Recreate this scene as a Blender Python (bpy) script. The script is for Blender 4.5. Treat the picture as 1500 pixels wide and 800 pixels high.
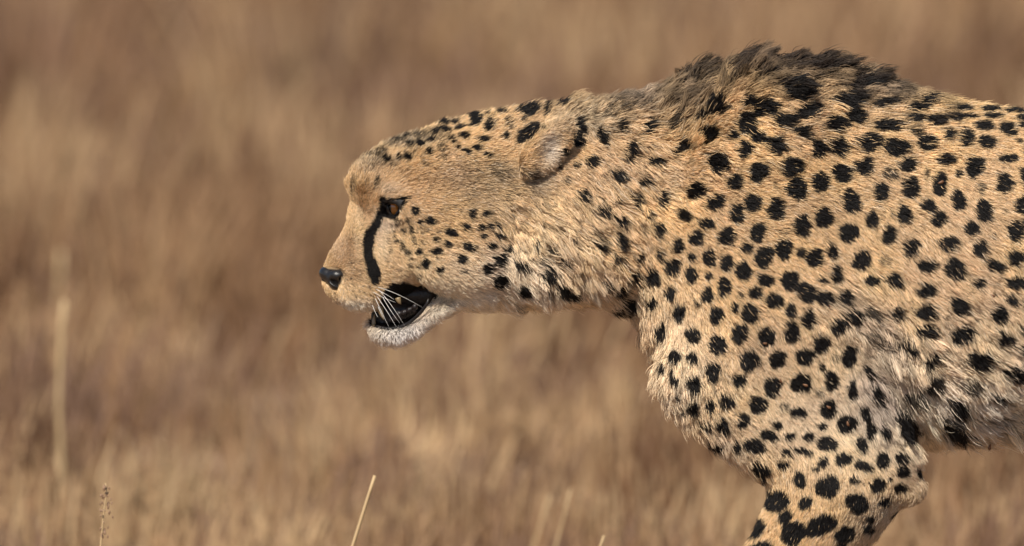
import bpy, bmesh, math, random
import numpy as np
from mathutils import Vector, kdtree

# ------------------------------------------------------------------ scene, camera, light
scene = bpy.context.scene
for o in list(bpy.data.objects):
    bpy.data.objects.remove(o, do_unlink=True)
COL = scene.collection
rng = np.random.default_rng(11)
random.seed(5)

S = 0.000625                 # metres per design unit (side view drawn at 1.6 units per mm)
ZC, VC = 0.53, 400.0         # design v=400 lies 0.53 m above the ground
SZ = S / 0.9973
CAM_D, CAM_H = 20.0, 1.47
SHEAR = CAM_H / CAM_D

cam_d = bpy.data.cameras.new('camera')
cam = bpy.data.objects.new('camera', cam_d)
COL.objects.link(cam)
cam.location = (0, -CAM_D, ZC + CAM_H)
cam.rotation_euler = (Vector((0, 0, ZC)) - cam.location).to_track_quat('-Z', 'Y').to_euler()
cam_d.sensor_width = 36.0
cam_d.lens = 36.0 * math.hypot(CAM_D, CAM_H) / 0.9375
cam_d.clip_start = 0.5
cam_d.clip_end = 3000
cam_d.dof.use_dof = True
cam_d.dof.focus_distance = 19.99
cam_d.dof.aperture_fstop = cam_d.lens / 1000 / 0.092
cam_d.dof.aperture_blades = 0
scene.camera = cam

SUN_EL = math.radians(50)
SUN_AZ = math.radians(205)   # clockwise from +y (north): behind the camera, to its left
world = bpy.data.worlds.new('World')
scene.world = world
world.use_nodes = True
wn = world.node_tree
for n in list(wn.nodes):
    wn.nodes.remove(n)
sky = wn.nodes.new('ShaderNodeTexSky')
sky.sky_type = 'NISHITA'
sky.sun_disc = False
sky.sun_elevation = SUN_EL
sky.sun_rotation = SUN_AZ
sky.altitude = 1200
sky.dust_density = 1.5
bg = wn.nodes.new('ShaderNodeBackground')
bg.inputs['Strength'].default_value = 0.085
out = wn.nodes.new('ShaderNodeOutputWorld')
wn.links.new(sky.outputs[0], bg.inputs[0])
wn.links.new(bg.outputs[0], out.inputs[0])

sd = bpy.data.lights.new('sun', 'SUN')
sun = bpy.data.objects.new('sun', sd)
COL.objects.link(sun)
sd.energy = 5.0
sd.angle = math.radians(0.5)
sd.color = (1.0, 0.93, 0.82)
sdir = Vector((math.sin(SUN_AZ) * math.cos(SUN_EL), math.cos(SUN_AZ) * math.cos(SUN_EL), math.sin(SUN_EL)))
sun.rotation_euler = sdir.to_track_quat('Z', 'Y').to_euler()

scene.view_settings.view_transform = 'Standard'
scene.view_settings.look = 'None'
scene.view_settings.exposure = 0.14
scene.view_settings.gamma = 1.0
scene.view_settings.use_curve_mapping = False
scene.render.engine = 'CYCLES'
scene.cycles.max_bounces = 10
scene.cycles.diffuse_bounces = 4
scene.cycles.glossy_bounces = 6
scene.cycles.transmission_bounces = 10
try:
    scene.cycles_curves.shape = 'RIBBONS'
except Exception:
    pass

# ------------------------------------------------------------------ helpers
def to_world(P):
    """design (u, v, d) -> world (x, y, z); d counts towards the camera side"""
    P = np.asarray(P, dtype=np.float64)
    W = np.empty(P.shape)
    W[..., 0] = (P[..., 0] - 750.0) * S
    W[..., 1] = -P[..., 2] * S
    W[..., 2] = ZC + (VC - P[..., 1]) * SZ
    return W

def mesh_from(name, verts, faces, smooth=True):
    me = bpy.data.meshes.new(name)
    me.from_pydata([tuple(v) for v in verts], [], [tuple(f) for f in faces])
    if smooth:
        me.polygons.foreach_set('use_smooth', np.ones(len(me.polygons), dtype=bool))
    me.update()
    return me

def link(name, data, mat=None, parent=None, **props):
    o = bpy.data.objects.new(name, data)
    COL.objects.link(o)
    if mat is not None:
        data.materials.append(mat)
    if parent is not None:
        o.parent = parent
    for k, v in props.items():
        o[k] = v
    return o

def tube(points, radii, sides=6):
    P = [Vector(p) for p in points]
    n = len(P)
    V, F = [], []
    for i in range(n):
        t = (P[min(i + 1, n - 1)] - P[max(i - 1, 0)]).normalized()
        a = t.orthogonal().normalized() if i == 0 else (a - t * a.dot(t)).normalized()
        b = t.cross(a)
        for s in range(sides):
            th = 2 * math.pi * s / sides
            V.append(P[i] + (a * math.cos(th) + b * math.sin(th)) * radii[i])
    for i in range(n - 1):
        for s in range(sides):
            s2 = (s + 1) % sides
            F.append((i * sides + s, i * sides + s2, (i + 1) * sides + s2, (i + 1) * sides + s))
    F.append(tuple(range(sides))[::-1])
    F.append(tuple((n - 1) * sides + s for s in range(sides)))
    return V, F

def principled(name, color, rough=0.6, spec=0.5, **kw):
    m = bpy.data.materials.new(name)
    m.use_nodes = True
    b = m.node_tree.nodes['Principled BSDF']
    b.inputs['Base Color'].default_value = (*color, 1)
    b.inputs['Roughness'].default_value = rough
    b.inputs['Specular IOR Level'].default_value = spec
    for k, v in kw.items():
        b.inputs[k].default_value = v
    return m

def noise2(shape, cell, seed, octaves=1):
    """smooth value noise in -1..1"""
    r = np.random.default_rng(seed)
    H, W = shape
    outn = np.zeros(shape, dtype=np.float32)
    amp, tot = 1.0, 0.0
    for o in range(octaves):
        gh, gw = int(H / cell) + 3, int(W / cell) + 3
        g = r.uniform(-1, 1, (gh, gw)).astype(np.float32)
        y = np.arange(H, dtype=np.float32) / cell
        x = np.arange(W, dtype=np.float32) / cell
        yi, xi = y.astype(int), x.astype(int)
        fy, fx = y - yi, x - xi
        fy = (fy * fy * (3 - 2 * fy))[:, None]
        fx = (fx * fx * (3 - 2 * fx))[None, :]
        a = g[yi][:, xi]; b = g[yi][:, xi + 1]; c = g[yi + 1][:, xi]; d = g[yi + 1][:, xi + 1]
        outn += amp * ((a * (1 - fx) + b * fx) * (1 - fy) + (c * (1 - fx) + d * fx) * fy)
        tot += amp
        amp *= 0.55
        cell = max(1.5, cell / 2)
    return outn / tot * 1.5

def sample_map(M, u, v, u0, v0, step=1.0):
    x = np.clip((u - u0) / step, 0, M.shape[1] - 1.001)
    y = np.clip((v - v0) / step, 0, M.shape[0] - 1.001)
    xi, yi = x.astype(int), y.astype(int)
    fx, fy = x - xi, y - yi
    if M.ndim == 3:
        fx, fy = fx[:, None], fy[:, None]
    return (M[yi, xi] * (1 - fx) + M[yi, xi + 1] * fx) * (1 - fy) + (M[yi + 1, xi] * (1 - fx) + M[yi + 1, xi + 1] * fx) * fy

# ------------------------------------------------------------------ implicit body
def smin(a, b, k):
    h = np.clip(0.5 + 0.5 * (b - a) / k, 0, 1)
    return b * (1 - h) + a * h - k * h * (1 - h)

class Loft:
    def __init__(self, st, k=20, egg=0.0):
        a = np.array(st, dtype=np.float32)
        self.u, self.top, self.bot, self.w = a.T
        self.k, self.egg, self.sub = k, egg, False
    def bbox(self):
        m = self.w.max()
        return (self.u[0], self.u[-1], self.top.min(), self.bot.max(), -m, m)
    def __call__(self, U, V, D):
        top = np.interp(U, self.u, self.top).astype(np.float32)
        bot = np.interp(U, self.u, self.bot).astype(np.float32)
        w = np.interp(U, self.u, self.w).astype(np.float32)
        c, h = (top + bot) / 2, np.maximum((bot - top) / 2, 1.0)
        over = np.maximum(np.maximum(self.u[0] - U, U - self.u[-1]), 0)
        tv = (V - c) / h
        w = w * (1 + self.egg * np.clip(tv, -1, 1))
        td = D / w
        k0 = np.sqrt(tv * tv + td * td + 1e-4)
        k1 = np.sqrt((tv / h) ** 2 + (td / w) ** 2 + 1e-4 / (h * w))
        return k0 * (k0 - 1) / k1 + over * 2.5

class Cone:
    def __init__(self, a, b, ra, rb, k=20, ds=1.0, mirror=False, sub=False):
        self.a, self.b, self.ra, self.rb = a, b, ra, rb
        self.k, self.ds, self.mirror, self.sub = k, ds, mirror, sub
    def bbox(self):
        r = max(self.ra, self.rb)
        lo = [min(p, q) - r for p, q in zip(self.a, self.b)]
        hi = [max(p, q) + r for p, q in zip(self.a, self.b)]
        if self.mirror:
            lo[2], hi[2] = -max(abs(lo[2]), abs(hi[2])), max(abs(lo[2]), abs(hi[2]))
        return (lo[0], hi[0], lo[1], hi[1], lo[2], hi[2])
    def __call__(self, U, V, D):
        if self.mirror:
            D = np.abs(D)
        a, b = self.a, self.b
        ab = (b[0] - a[0], b[1] - a[1], (b[2] - a[2]) * self.ds)
        pa = (U - a[0], V - a[1], (D - a[2]) * self.ds)
        t = np.clip((pa[0] * ab[0] + pa[1] * ab[1] + pa[2] * ab[2]) / (ab[0] ** 2 + ab[1] ** 2 + ab[2] ** 2), 0, 1)
        q = np.sqrt((pa[0] - t * ab[0]) ** 2 + (pa[1] - t * ab[1]) ** 2 + (pa[2] - t * ab[2]) ** 2)
        return q - (self.ra + (self.rb - self.ra) * t)

class Ell:
    """ellipsoid; the first radius lies along ang (degrees, image-wise clockwise), tilt turns the second about it"""
    def __init__(self, c, r, ang=0, tilt=0, k=20, mirror=False, sub=False):
        self.c, self.r, self.k, self.mirror, self.sub = c, r, k, mirror, sub
        self.ca, self.sa = math.cos(math.radians(ang)), math.sin(math.radians(ang))
        self.ct, self.st = math.cos(math.radians(tilt)), math.sin(math.radians(tilt))
    def bbox(self):
        m, c = max(self.r), self.c
        b = [c[0] - m, c[0] + m, c[1] - m, c[1] + m, c[2] - m, c[2] + m]
        if self.mirror:
            e = max(abs(b[4]), abs(b[5])); b[4], b[5] = -e, e
        return tuple(b)
    def __call__(self, U, V, D):
        if self.mirror:
            D = np.abs(D)
        x, y, z = U - self.c[0], V - self.c[1], D - self.c[2]
        p = x * self.ca + y * self.sa
        q = -x * self.sa + y * self.ca
        q, z = q * self.ct + z * self.st, -q * self.st + z * self.ct
        r = self.r
        k0 = np.sqrt((p / r[0]) ** 2 + (q / r[1]) ** 2 + (z / r[2]) ** 2 + 1e-4)
        k1 = np.sqrt((p / r[0] ** 2) ** 2 + (q / r[1] ** 2) ** 2 + (z / r[2] ** 2) ** 2 + 1e-4 / (min(r) * sorted(r)[1]))
        return k0 * (k0 - 1) / k1

def field(prims, U, V, D):
    F = None
    for p in prims:
        f = p(U, V, D)
        if F is None:
            F = f
        elif p.sub:
            F = -smin(-F, f, p.k)
        else:
            F = smin(F, f, p.k)
    return F

def surface_nets(prims, lo, hi, h):
    ax = [np.arange(lo[i], hi[i] + h, h, dtype=np.float32) for i in range(3)]
    F = np.full(tuple(len(a) for a in ax), 300.0, dtype=np.float32)
    for p in prims:
        b = p.bbox()
        m = 2 * p.k + 4 * h
        sl = []
        for i in range(3):
            i0 = int(np.searchsorted(ax[i], b[2 * i] - m)); i1 = int(np.searchsorted(ax[i], b[2 * i + 1] + m))
            sl.append(slice(i0, i1))
        U, V, D = ax[0][sl[0]][:, None, None], ax[1][sl[1]][None, :, None], ax[2][sl[2]][None, None, :]
        f = np.asarray(p(U, V, D), dtype=np.float32)
        s = tuple(sl)
        F[s] = -smin(-F[s], f, p.k) if p.sub else smin(F[s], f, p.k)
    I = F < 0
    n = [d - 1 for d in F.shape]
    cnt = np.zeros(n, dtype=np.int8)
    for a in (0, 1):
        for b in (0, 1):
            for c in (0, 1):
                cnt += I[a:a + n[0], b:b + n[1], c:c + n[2]]
    act = np.argwhere((cnt > 0) & (cnt < 8))
    vid = np.full(n, -1, dtype=np.int32)
    vid[act[:, 0], act[:, 1], act[:, 2]] = np.arange(len(act))
    cor = {}
    for a in (0, 1):
        for b in (0, 1):
            for c in (0, 1):
                cor[a, b, c] = F[act[:, 0] + a, act[:, 1] + b, act[:, 2] + c]
    acc = np.zeros((len(act), 3)); num = np.zeros(len(act))
    for c0 in cor:
        for axis in range(3):
            if c0[axis] == 0:
                c1 = list(c0); c1[axis] = 1; c1 = tuple(c1)
                f0, f1 = cor[c0], cor[c1]
                m = (f0 < 0) != (f1 < 0)
                t = np.where(m, f0 / np.where(m, f0 - f1, 1), 0)
                p = np.array(c0, dtype=float)[None, :].repeat(len(act), 0)
                p[:, axis] += t
                acc[m] += p[m]; num[m] += 1
    verts = (act + acc / num[:, None]) * h + np.array([a[0] for a in ax])
    quads = []
    for axis in range(3):
        o1, o2 = [(1, 2), (2, 0), (0, 1)][axis]
        s0 = [slice(None)] * 3; s1 = [slice(None)] * 3
        s0[axis] = slice(0, -1); s1[axis] = slice(1, None)
        A, B = I[tuple(s0)], I[tuple(s1)]
        e = np.argwhere(A != B)
        ok = (e[:, o1] > 0) & (e[:, o2] > 0) & (e[:, o1] < n[o1]) & (e[:, o2] < n[o2])
        e = e[ok]
        inside = A[e[:, 0], e[:, 1], e[:, 2]]
        ids = []
        for d1, d2 in ((-1, -1), (0, -1), (0, 0), (-1, 0)):
            c = e.copy(); c[:, o1] += d1; c[:, o2] += d2
            ids.append(vid[c[:, 0], c[:, 1], c[:, 2]])
        q = np.stack(ids, 1)
        q[~inside] = q[~inside][:, ::-1]
        quads.append(q)
    return verts, np.concatenate(quads), F, ax

# ---- the animal, in design units (side view; ground at v = 1248) ----
BODY = [
    # back, ribs, belly, neck
    Loft([(690, 176, 446, 78), (760, 166, 448, 90), (820, 157, 440, 88), (880, 153, 440, 88), (925, 148, 452, 92),
          (942, 145, 474, 95), (958, 142, 515, 98), (980, 137, 560, 102), (1000, 132, 596, 106), (1050, 116, 640, 118),
          (1100, 102, 665, 128), (1150, 97, 668, 134), (1200, 103, 665, 138), (1300, 125, 655, 142), (1400, 151, 640, 148),
          (1500, 164, 622, 152), (1650, 168, 600, 152), (1800, 163, 570, 144), (1950, 156, 525, 130), (2050, 162, 495, 124),
          (2150, 186, 470, 116), (2250, 226, 430, 100), (2330, 272, 390, 66), (2352, 300, 370, 40)], k=20, egg=0.12),
    # cranium and forehead
    Loft([(511, 263, 276, 13), (516, 252, 292, 24), (524, 243, 308, 34), (535, 232, 330, 44), (560, 216, 360, 54), (600, 199, 400, 68),
          (650, 181, 430, 84), (700, 171, 446, 90), (760, 165, 446, 88), (790, 163, 420, 70)], k=14),
    # muzzle
    Loft([(472, 397, 414, 6), (479, 379, 430, 15), (490, 360, 440, 26), (502, 341, 446, 35), (509, 327, 449, 40), (512, 310, 451, 43), (517, 294, 452, 46),
          (535, 284, 452, 50), (560, 276, 450, 55), (600, 280, 430, 62), (620, 300, 410, 50)], k=9),
    # whisker pad
    Ell((531, 425, 27), (29, 22, 19), -8, k=14, mirror=True),
    # cheek bone, cheek, temple
    Ell((640, 305, 52), (85, 34, 38), 12, k=24, mirror=True),
    Ell((665, 375, 52), (70, 52, 42), 20, k=26, mirror=True),
    Ell((680, 235, 48), (80, 44, 34), -14, k=26, mirror=True),
    # brow ridge
    Ell((554, 267, 35), (30, 13, 16), -10, k=10, mirror=True),
    # lower jaw and chin
    Loft([(542, 471, 480, 8), (548, 472, 493, 18), (560, 476, 501, 27), (585, 476, 501, 35), (607, 468, 492, 40), (640, 440, 466, 50), (670, 420, 450, 58),
          (720, 400, 449, 64)], k=7),
    # mouth opening and eye socket
    Ell((584, 452, 60), (45, 15, 52), -17, k=5, mirror=True, sub=True),
    Ell((573, 304, 66), (17, 12, 20), 8, k=5, mirror=True, sub=True),
    # ruff and throat
    Ell((800, 378, 58), (46, 58, 34), -16, k=30, mirror=True),
    Ell((865, 322, 60), (95, 96, 38), 0, k=36, mirror=True),
    # ears, laid back
    Ell((799, 209, 97), (51, 27, 10.5), -50, -14, k=5, mirror=True),
    Ell((803, 214, 111.5), (43, 20, 12), -50, -14, k=2, mirror=True, sub=True),
    # shoulder blade and shoulder
    Ell((1105, 320, 92), (220, 105, 46), 95, k=44, mirror=True),
    Ell((1150, 470, 96), (150, 110, 52), 60, k=40, mirror=True),
    # upper arm, triceps, elbow (near)
    Cone((1050, 540, 84), (1205, 668, 100), 84, 72, k=30, ds=1.45),
    Cone((1180, 450, 96), (1290, 672, 98), 78, 50, k=22, ds=1.35),
    Cone((1290, 672, 98), (1330, 708, 98), 36, 22, k=22, ds=1.2),
    # forearm, wrist, paw (near)
    Cone((1222, 712, 98), (1046, 1010, 100), 84, 40, k=24, ds=1.3),
    Cone((1310, 712, 98), (1200, 800, 98), 20, 38, k=16, ds=1.2),
    Cone((1046, 1010, 100), (1000, 1180, 100), 38, 34, k=18, ds=1.1),
    Cone((1010, 1205, 100), (940, 1216, 100), 36, 28, k=14, ds=0.85),
    Cone((950, 1222, 82), (912, 1226, 80), 19, 17, k=6),
    Cone((950, 1222, 118), (912, 1226, 120), 19, 17, k=6),
    # far foreleg
    Cone((1050, 540, -84), (1205, 655, -96), 80, 68, k=30, ds=1.45),
    Cone((1180, 450, -92), (1260, 655, -96), 74, 46, k=22, ds=1.35),
    Cone((1220, 690, -96), (1130, 1010, -96), 60, 40, k=22, ds=1.3),
    Cone((1130, 1010, -96), (1140, 1180, -96), 38, 34, k=18, ds=1.1),
    Cone((1140, 1205, -96), (1070, 1218, -96), 36, 28, k=14, ds=0.85),
    # hind legs
    Ell((2120, 400, 78), (215, 150, 52), 75, k=40, mirror=True),
    Cone((2120, 460, 88), (2010, 680, 92), 110, 58, k=30, ds=1.4),
    Cone((2010, 685, 92), (2190, 930, 92), 58, 27, k=20, ds=1.2),
    Cone((2190, 930, 92), (2120, 1185, 92), 27, 25, k=12),
    Cone((2120, 1212, 92), (2050, 1220, 92), 31, 26, k=12, ds=0.85),
    Cone((2140, 460, -88), (2130, 690, -92), 110, 58, k=30, ds=1.4),
    Cone((2130, 690, -92), (2330, 900, -92), 58, 27, k=20, ds=1.2),
    Cone((2330, 900, -92), (2310, 1185, -92), 27, 25, k=12),
    Cone((2310, 1212, -92), (2240, 1220, -92), 31, 26, k=12, ds=0.85),
    # tail
    Cone((2320, 300, 0), (2480, 420, 10), 40, 30, k=24),
    Cone((2480, 420, 10), (2640, 640, 20), 30, 27, k=12),
    Cone((2640, 640, 20), (2800, 800, 10), 27, 25, k=12),
    Cone((2800, 800, 10), (2960, 810, 0), 25, 20, k=12),
]
H = 4.0
bv, bq, BF, BAX = surface_nets(BODY, (452, 60, -196), (2996, 1256, 196), H)
# settle the vertices on the true surface
for it in range(2):
    f0 = field(BODY, bv[:, 0], bv[:, 1], bv[:, 2])
    e = 1.0
    g = np.stack([field(BODY, bv[:, 0] + (e if i == 0 else 0), bv[:, 1] + (e if i == 1 else 0), bv[:, 2] + (e if i == 2 else 0)) - f0 for i in range(3)], 1)
    gl = np.maximum((g ** 2).sum(1), 0.05)
    bv = bv - np.clip((f0 / gl), -2.5, 2.5)[:, None] * g

def surf_d(u, v):
    """depth of the near surface of the body at design (u, v)"""
    d = np.arange(190, -60, -1.0)
    f = field(BODY, np.full(d.shape, float(u)), np.full(d.shape, float(v)), d)
    k = np.argmax(f < 0)
    return float(d[k]) if (f < 0).any() else None

# ------------------------------------------------------------------ the coat pattern
MU0, MV0, MW, MH = 440, 30, 2580, 1240
TILES = {
 'E': (850, 230, 3.75, """65,22,32,28,-40;205,97,32,34,-50;270,8,25,14,0;402,15,35,28,0;350,132,28,22,10;303,232,34,40,0;198,235,22,22,0,.7;18,205,28,28,0;125,292,28,28,40;445,225,32,40,0;375,318,20,22,0,.7;222,342,28,40,20;335,380,14,24,0,.5;428,393,30,44,20;75,410,24,22,0,.6;215,460,22,45,10;105,482,34,24,-20;205,552,38,34,30;318,535,28,32,0;435,530,20,30,0,.8;285,645,34,34,40;390,650,36,48,-10;338,705,10,30,15;135,685,24,18,0,.8;215,722,38,28,-25;380,790,28,30,0;490,735,30,42,30;530,485,34,40,0;500,598,44,40,-10;607,545,22,22,0;632,440,40,44,0;605,640,32,46,0;703,650,20,22,0,.8;703,550,36,48,0;565,315,38,32,20;688,360,42,32,0;627,182,52,44,-40;730,243,50,38,-20;748,27,60,52,0;833,137,44,44,0;963,82,56,52,20;850,310,44,50,0;938,250,44,52,0;795,432,46,52,0;798,580,38,46,-20;785,708,36,52,0;695,752,32,44,0;888,622,40,60,0;908,493,32,28,0;965,415,42,52,0;998,548,50,60,20;1065,285,50,62,-10;1062,152,20,18,0,.4;1147,52,62,54,0;1180,172,58,62,0;1310,135,52,52,0;1428,88,58,52,0;1480,240,52,60,0;1330,330,46,60,0;1210,375,52,58,0;1100,402,32,14,0,.4;1110,505,46,60,0;1205,522,30,26,0,.8;1282,550,44,56,0;1380,515,30,46,0;1470,410,50,60,20;1145,675,48,56,0;1010,672,42,40,0;1235,740,48,62,-20;955,740,40,32,0;873,755,18,24,0,.6;1060,785,48,44,0;1330,675,26,20,0;1400,645,30,54,0;1450,765,36,44,0;1335,770,45,40,0;600,745,14,14,0,.3;635,790,22,12,0"""),
 'F': (1150, 230, 4.2857, """348,100,64,58,0;487,60,62,54,20;650,100,46,42,0,.7;760,45,50,48,30;992,15,62,32,0;1180,62,62,62,0;1395,5,60,28,0;1490,110,30,50,0;880,100,18,36,0,.6;1080,100,22,28,0,.8;775,192,56,68,20;963,165,46,72,0;1222,195,28,38,-20,.6;1365,160,54,66,-20;1490,300,55,58,0;590,215,48,56,-10;415,268,64,64,0;1080,268,48,64,-10;232,375,48,68,0;538,392,40,58,0;665,345,14,30,0,.4;740,362,48,54,0;890,300,50,42,30;955,385,52,46,20;1240,335,54,68,-15;1370,340,14,28,0,.4;400,475,54,66,20;645,485,46,58,10;1165,445,46,48,0;1310,480,18,22,0,.5;1440,460,56,62,10;100,598,32,28,0;180,625,48,62,0;290,590,32,58,0;475,645,62,56,-10;785,565,54,54,0;1020,540,66,48,10;1220,570,52,48,10;1432,630,46,50,-20;1490,620,20,36,0;625,650,40,30,0,.5;880,672,60,44,0;1060,700,68,64,0;1310,675,60,44,20;315,740,36,66,0;240,770,30,24,0;30,760,46,58,0;540,770,60,30,0;680,770,64,40,20;1210,790,50,30,0;1445,780,60,40,0"""),
 'G': (900, 420, 4.277, """30,15,44,22,0;345,30,38,48,20;578,48,36,50,0;675,22,40,36,0;875,32,46,36,0;783,45,20,26,0,.6;1190,45,48,60,20;1310,90,54,64,0;1440,55,38,48,0;995,90,52,58,0;510,115,34,40,20;750,130,22,34,0;1097,138,34,42,0;212,112,34,50,0;95,115,40,50,0;20,140,20,20,0;402,152,38,58,0;635,172,44,52,0;838,162,52,60,20;1205,198,44,60,0;1390,240,48,42,0;1105,275,48,70,0;778,285,50,58,0;490,298,44,54,0;290,272,38,58,0;945,305,58,62,0;640,355,56,58,0;1288,350,56,60,0;378,435,36,44,0;487,440,34,38,0;845,455,58,66,0;1018,450,54,58,0;1190,435,60,52,20;1380,440,26,26,0,.5;1465,430,44,80,10;615,525,52,56,0;775,580,46,46,0;303,510,18,30,0;375,570,24,42,-20;495,600,44,60,-20;985,628,56,60,0;1165,600,66,62,0;1300,500,22,26,0,.8;1355,585,44,60,0;395,670,16,24,0,.8;490,745,38,50,-30;598,735,34,34,0;700,710,48,50,40;895,735,58,60,30;1065,745,32,26,0,.6;1335,760,54,60,0;1145,785,58,30,0;1285,665,24,22,0,.7;1490,650,28,60,0;425,775,20,20,0,.8"""),
 'H': (1150, 400, 4.277, """35,40,42,60,0;120,115,52,72,20;238,42,32,24,0;315,30,34,44,0;240,178,58,68,0;370,140,38,56,-20;505,85,44,52,0;545,38,30,24,0;690,65,70,40,30;875,100,60,50,0;1060,12,56,28,0;1210,90,58,56,0;1440,60,56,60,0;30,225,32,44,0;132,288,44,60,0;430,260,44,46,45;540,245,60,36,30,.7;690,245,50,40,0,.8;870,232,70,46,10;1085,205,60,60,0;1415,168,32,32,0;1335,255,50,56,20;1480,350,20,20,0,.7;318,325,46,42,10;375,285,24,30,0;40,355,48,78,0;220,435,54,60,0;885,365,74,44,10;1100,380,70,54,0;1370,400,56,44,10;1480,480,30,40,0;1215,295,24,20,0,.5;120,520,58,54,0;400,505,40,80,10;310,520,26,26,0,.6;770,465,70,36,20;915,545,50,44,20;1215,540,70,66,20;95,690,66,60,0;285,665,44,60,0;525,620,28,40,-30;920,680,54,60,30,.8;1165,700,50,40,0,.7;1440,620,60,44,20;435,740,42,64,0;570,760,34,60,-20;820,770,60,50,0,.7;210,755,22,24,0,.8;1350,780,60,20,0,.8;580,420,120,40,30,.55"""),
 'L': (950, 580, 2.727, """175,38,26,26,0;243,30,20,20,0;310,15,30,20,0;435,32,40,32,30;540,38,20,18,0,.6;715,45,32,36,0;592,85,44,38,10;690,120,20,16,0;790,108,38,38,0;865,65,20,34,-20;905,20,18,38,0;888,135,22,34,0;945,140,16,34,-20;290,112,24,32,-30;375,95,26,30,0;228,118,20,18,0;510,112,22,18,0;478,155,36,22,20;562,157,24,16,0;637,160,26,18,0;710,188,40,30,0;850,192,24,30,-30;262,195,36,18,10;350,200,14,20,0;420,195,42,26,20;548,225,22,14,20;615,218,44,12,15;775,248,36,26,10;695,262,22,20,0;670,288,16,10,0;855,277,38,20,20;935,255,26,36,0;1010,245,24,26,40;1015,300,26,24,0;1080,305,14,16,0,.8;445,288,36,28,30;535,272,24,18,20;605,332,24,32,-10;715,360,52,42,-10;820,332,22,14,0;915,352,32,28,0;1005,365,30,18,0;962,328,10,10,0;515,415,52,42,-30;628,425,28,24,-30;835,425,52,36,20;948,420,26,18,-10;430,525,34,48,35;550,480,32,24,-30;580,545,54,46,-25;690,515,64,40,-25;790,550,42,32,-15;890,490,20,14,0;885,530,20,18,0;450,595,40,14,0;1020,465,44,12,-25;455,335,10,20,0;1030,120,36,70,-20,.85;1080,20,40,20,0,.6;1230,135,60,34,20;1230,40,44,30,20;1390,90,70,20,8,.45;1420,20,30,14,0,.7;1460,135,60,12,0,.4"""),
 'D': (1100, 50, 3.75, """75,400,56,48,-20;180,470,62,40,0;295,420,70,42,-10;265,535,54,32,10;35,562,45,34,20;130,610,54,52,0;205,725,60,54,0;40,755,50,50,0;360,625,48,50,0;475,610,54,56,0;450,490,64,42,0;555,440,66,46,20;740,500,75,34,-5;640,595,72,50,0;790,620,68,50,0;612,725,50,48,0;490,760,58,48,30;365,785,54,30,0;885,460,48,28,0;1005,472,54,30,0;885,535,44,26,20,.7;948,598,50,46,0;1072,548,30,30,0;1055,660,50,54,20;855,710,42,48,10;750,760,44,38,0;955,760,18,26,0,.7;1030,780,40,26,0;1170,570,44,46,0;1225,725,54,58,-20;1130,765,20,26,0,.8;1270,505,50,28,0;1285,592,48,36,10;1400,522,50,34,15;1398,652,54,46,10;1460,585,18,14,0,.7;1115,455,54,22,0;1195,452,40,14,0;1310,450,54,14,0;1480,460,50,16,0;1140,405,60,18,0;1300,410,56,16,0;1445,418,60,18,0;1380,780,50,30,0;1490,770,20,40,0;1480,500,25,20,0;540,350,90,40,-10;735,375,75,24,-10;895,395,60,26,0;960,355,60,26,-20;240,300,100,60,10;600,262,110,36,-10;400,180,90,28,0;30,430,40,26,0"""),
 'C': (750, 50, 3.75, """375,500,20,50,-20;360,575,28,45,0;490,555,20,48,-20;595,510,28,36,-10,.8;740,515,58,20,-40;445,690,36,30,-35;348,715,18,14,0,.7;650,630,30,46,10;780,665,32,52,15;580,765,34,30,-30;915,625,50,18,-60;960,615,18,26,0;1125,400,65,48,-10;1080,555,44,40,0;1205,555,30,26,0;1280,490,60,54,20;1390,395,56,50,0;1270,630,46,40,-20;1350,560,45,34,15;1440,610,54,50,-10;1120,705,62,50,0;1340,755,60,50,0;1475,470,50,40,0;1205,790,35,20,0,.6;720,770,25,18,0,.6;1035,470,35,25,0;1300,375,50,26,0;285,650,15,24,20,.8;255,725,9,30,0,.7;895,480,30,60,30,.7;640,380,130,40,-5,.45;265,355,45,40,0,.9;85,420,55,34,0,.9;185,385,22,50,0,.9;540,440,40,30,0,.5;430,430,40,40,0,.3"""),
 'A': (450, 140, 3.75, """430,352,24,18,0;500,340,14,24,0,.6;548,342,22,20,0;615,268,28,18,0,.8;560,272,24,16,0,.6;680,245,22,14,0,.7;665,310,18,18,0,.6;640,375,20,20,0,.3;745,190,26,16,0,.9;825,180,22,12,0;855,222,32,18,10;790,242,24,14,30;915,130,34,44,10;988,175,24,28,0;960,242,30,16,0;925,287,26,16,0;870,305,24,14,20;820,282,12,10,0;985,328,30,14,10,.8;1085,225,24,20,-50,.9;700,205,20,14,0,.7;745,150,30,14,0,.8;800,150,22,12,0,.8;870,105,40,12,0,.8;1060,90,30,14,0,.6;1100,140,30,16,0,.5;1204,210,74,38,-38,1.2;340,325,18,14,0,.5;415,310,22,10,0,.5;600,215,40,14,0,.45;590,630,24,22,40;672,685,30,22,35;617,690,16,14,0;553,685,16,18,0,.6;780,748,40,20,30;745,612,16,20,0,.4;903,645,22,30,0;978,650,24,16,0;867,717,24,18,30;950,722,20,16,0;1000,715,14,14,0;1045,710,16,14,30;965,770,22,14,0;1050,760,28,16,20;495,690,18,24,0,.6;525,740,14,14,0,.7;568,745,14,14,0,.7;700,790,18,14,0;650,740,10,10,0,.5;885,560,16,24,0,.4;740,290,30,20,0,.4;745,335,20,20,0,.35;1410,310,20,30,20;1470,378,16,14,0,.8;1420,465,22,18,0,.5;380,475,12,40,15,.6;255,490,12,60,5,.4;1060,410,60,40,20,.3;1240,440,36,24,-20,.5;640,220,40,12,-15,.35;760,120,60,10,-20,.4"""),  # the half-weight ellipse at the ear base paints shadow, not a marking
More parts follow.
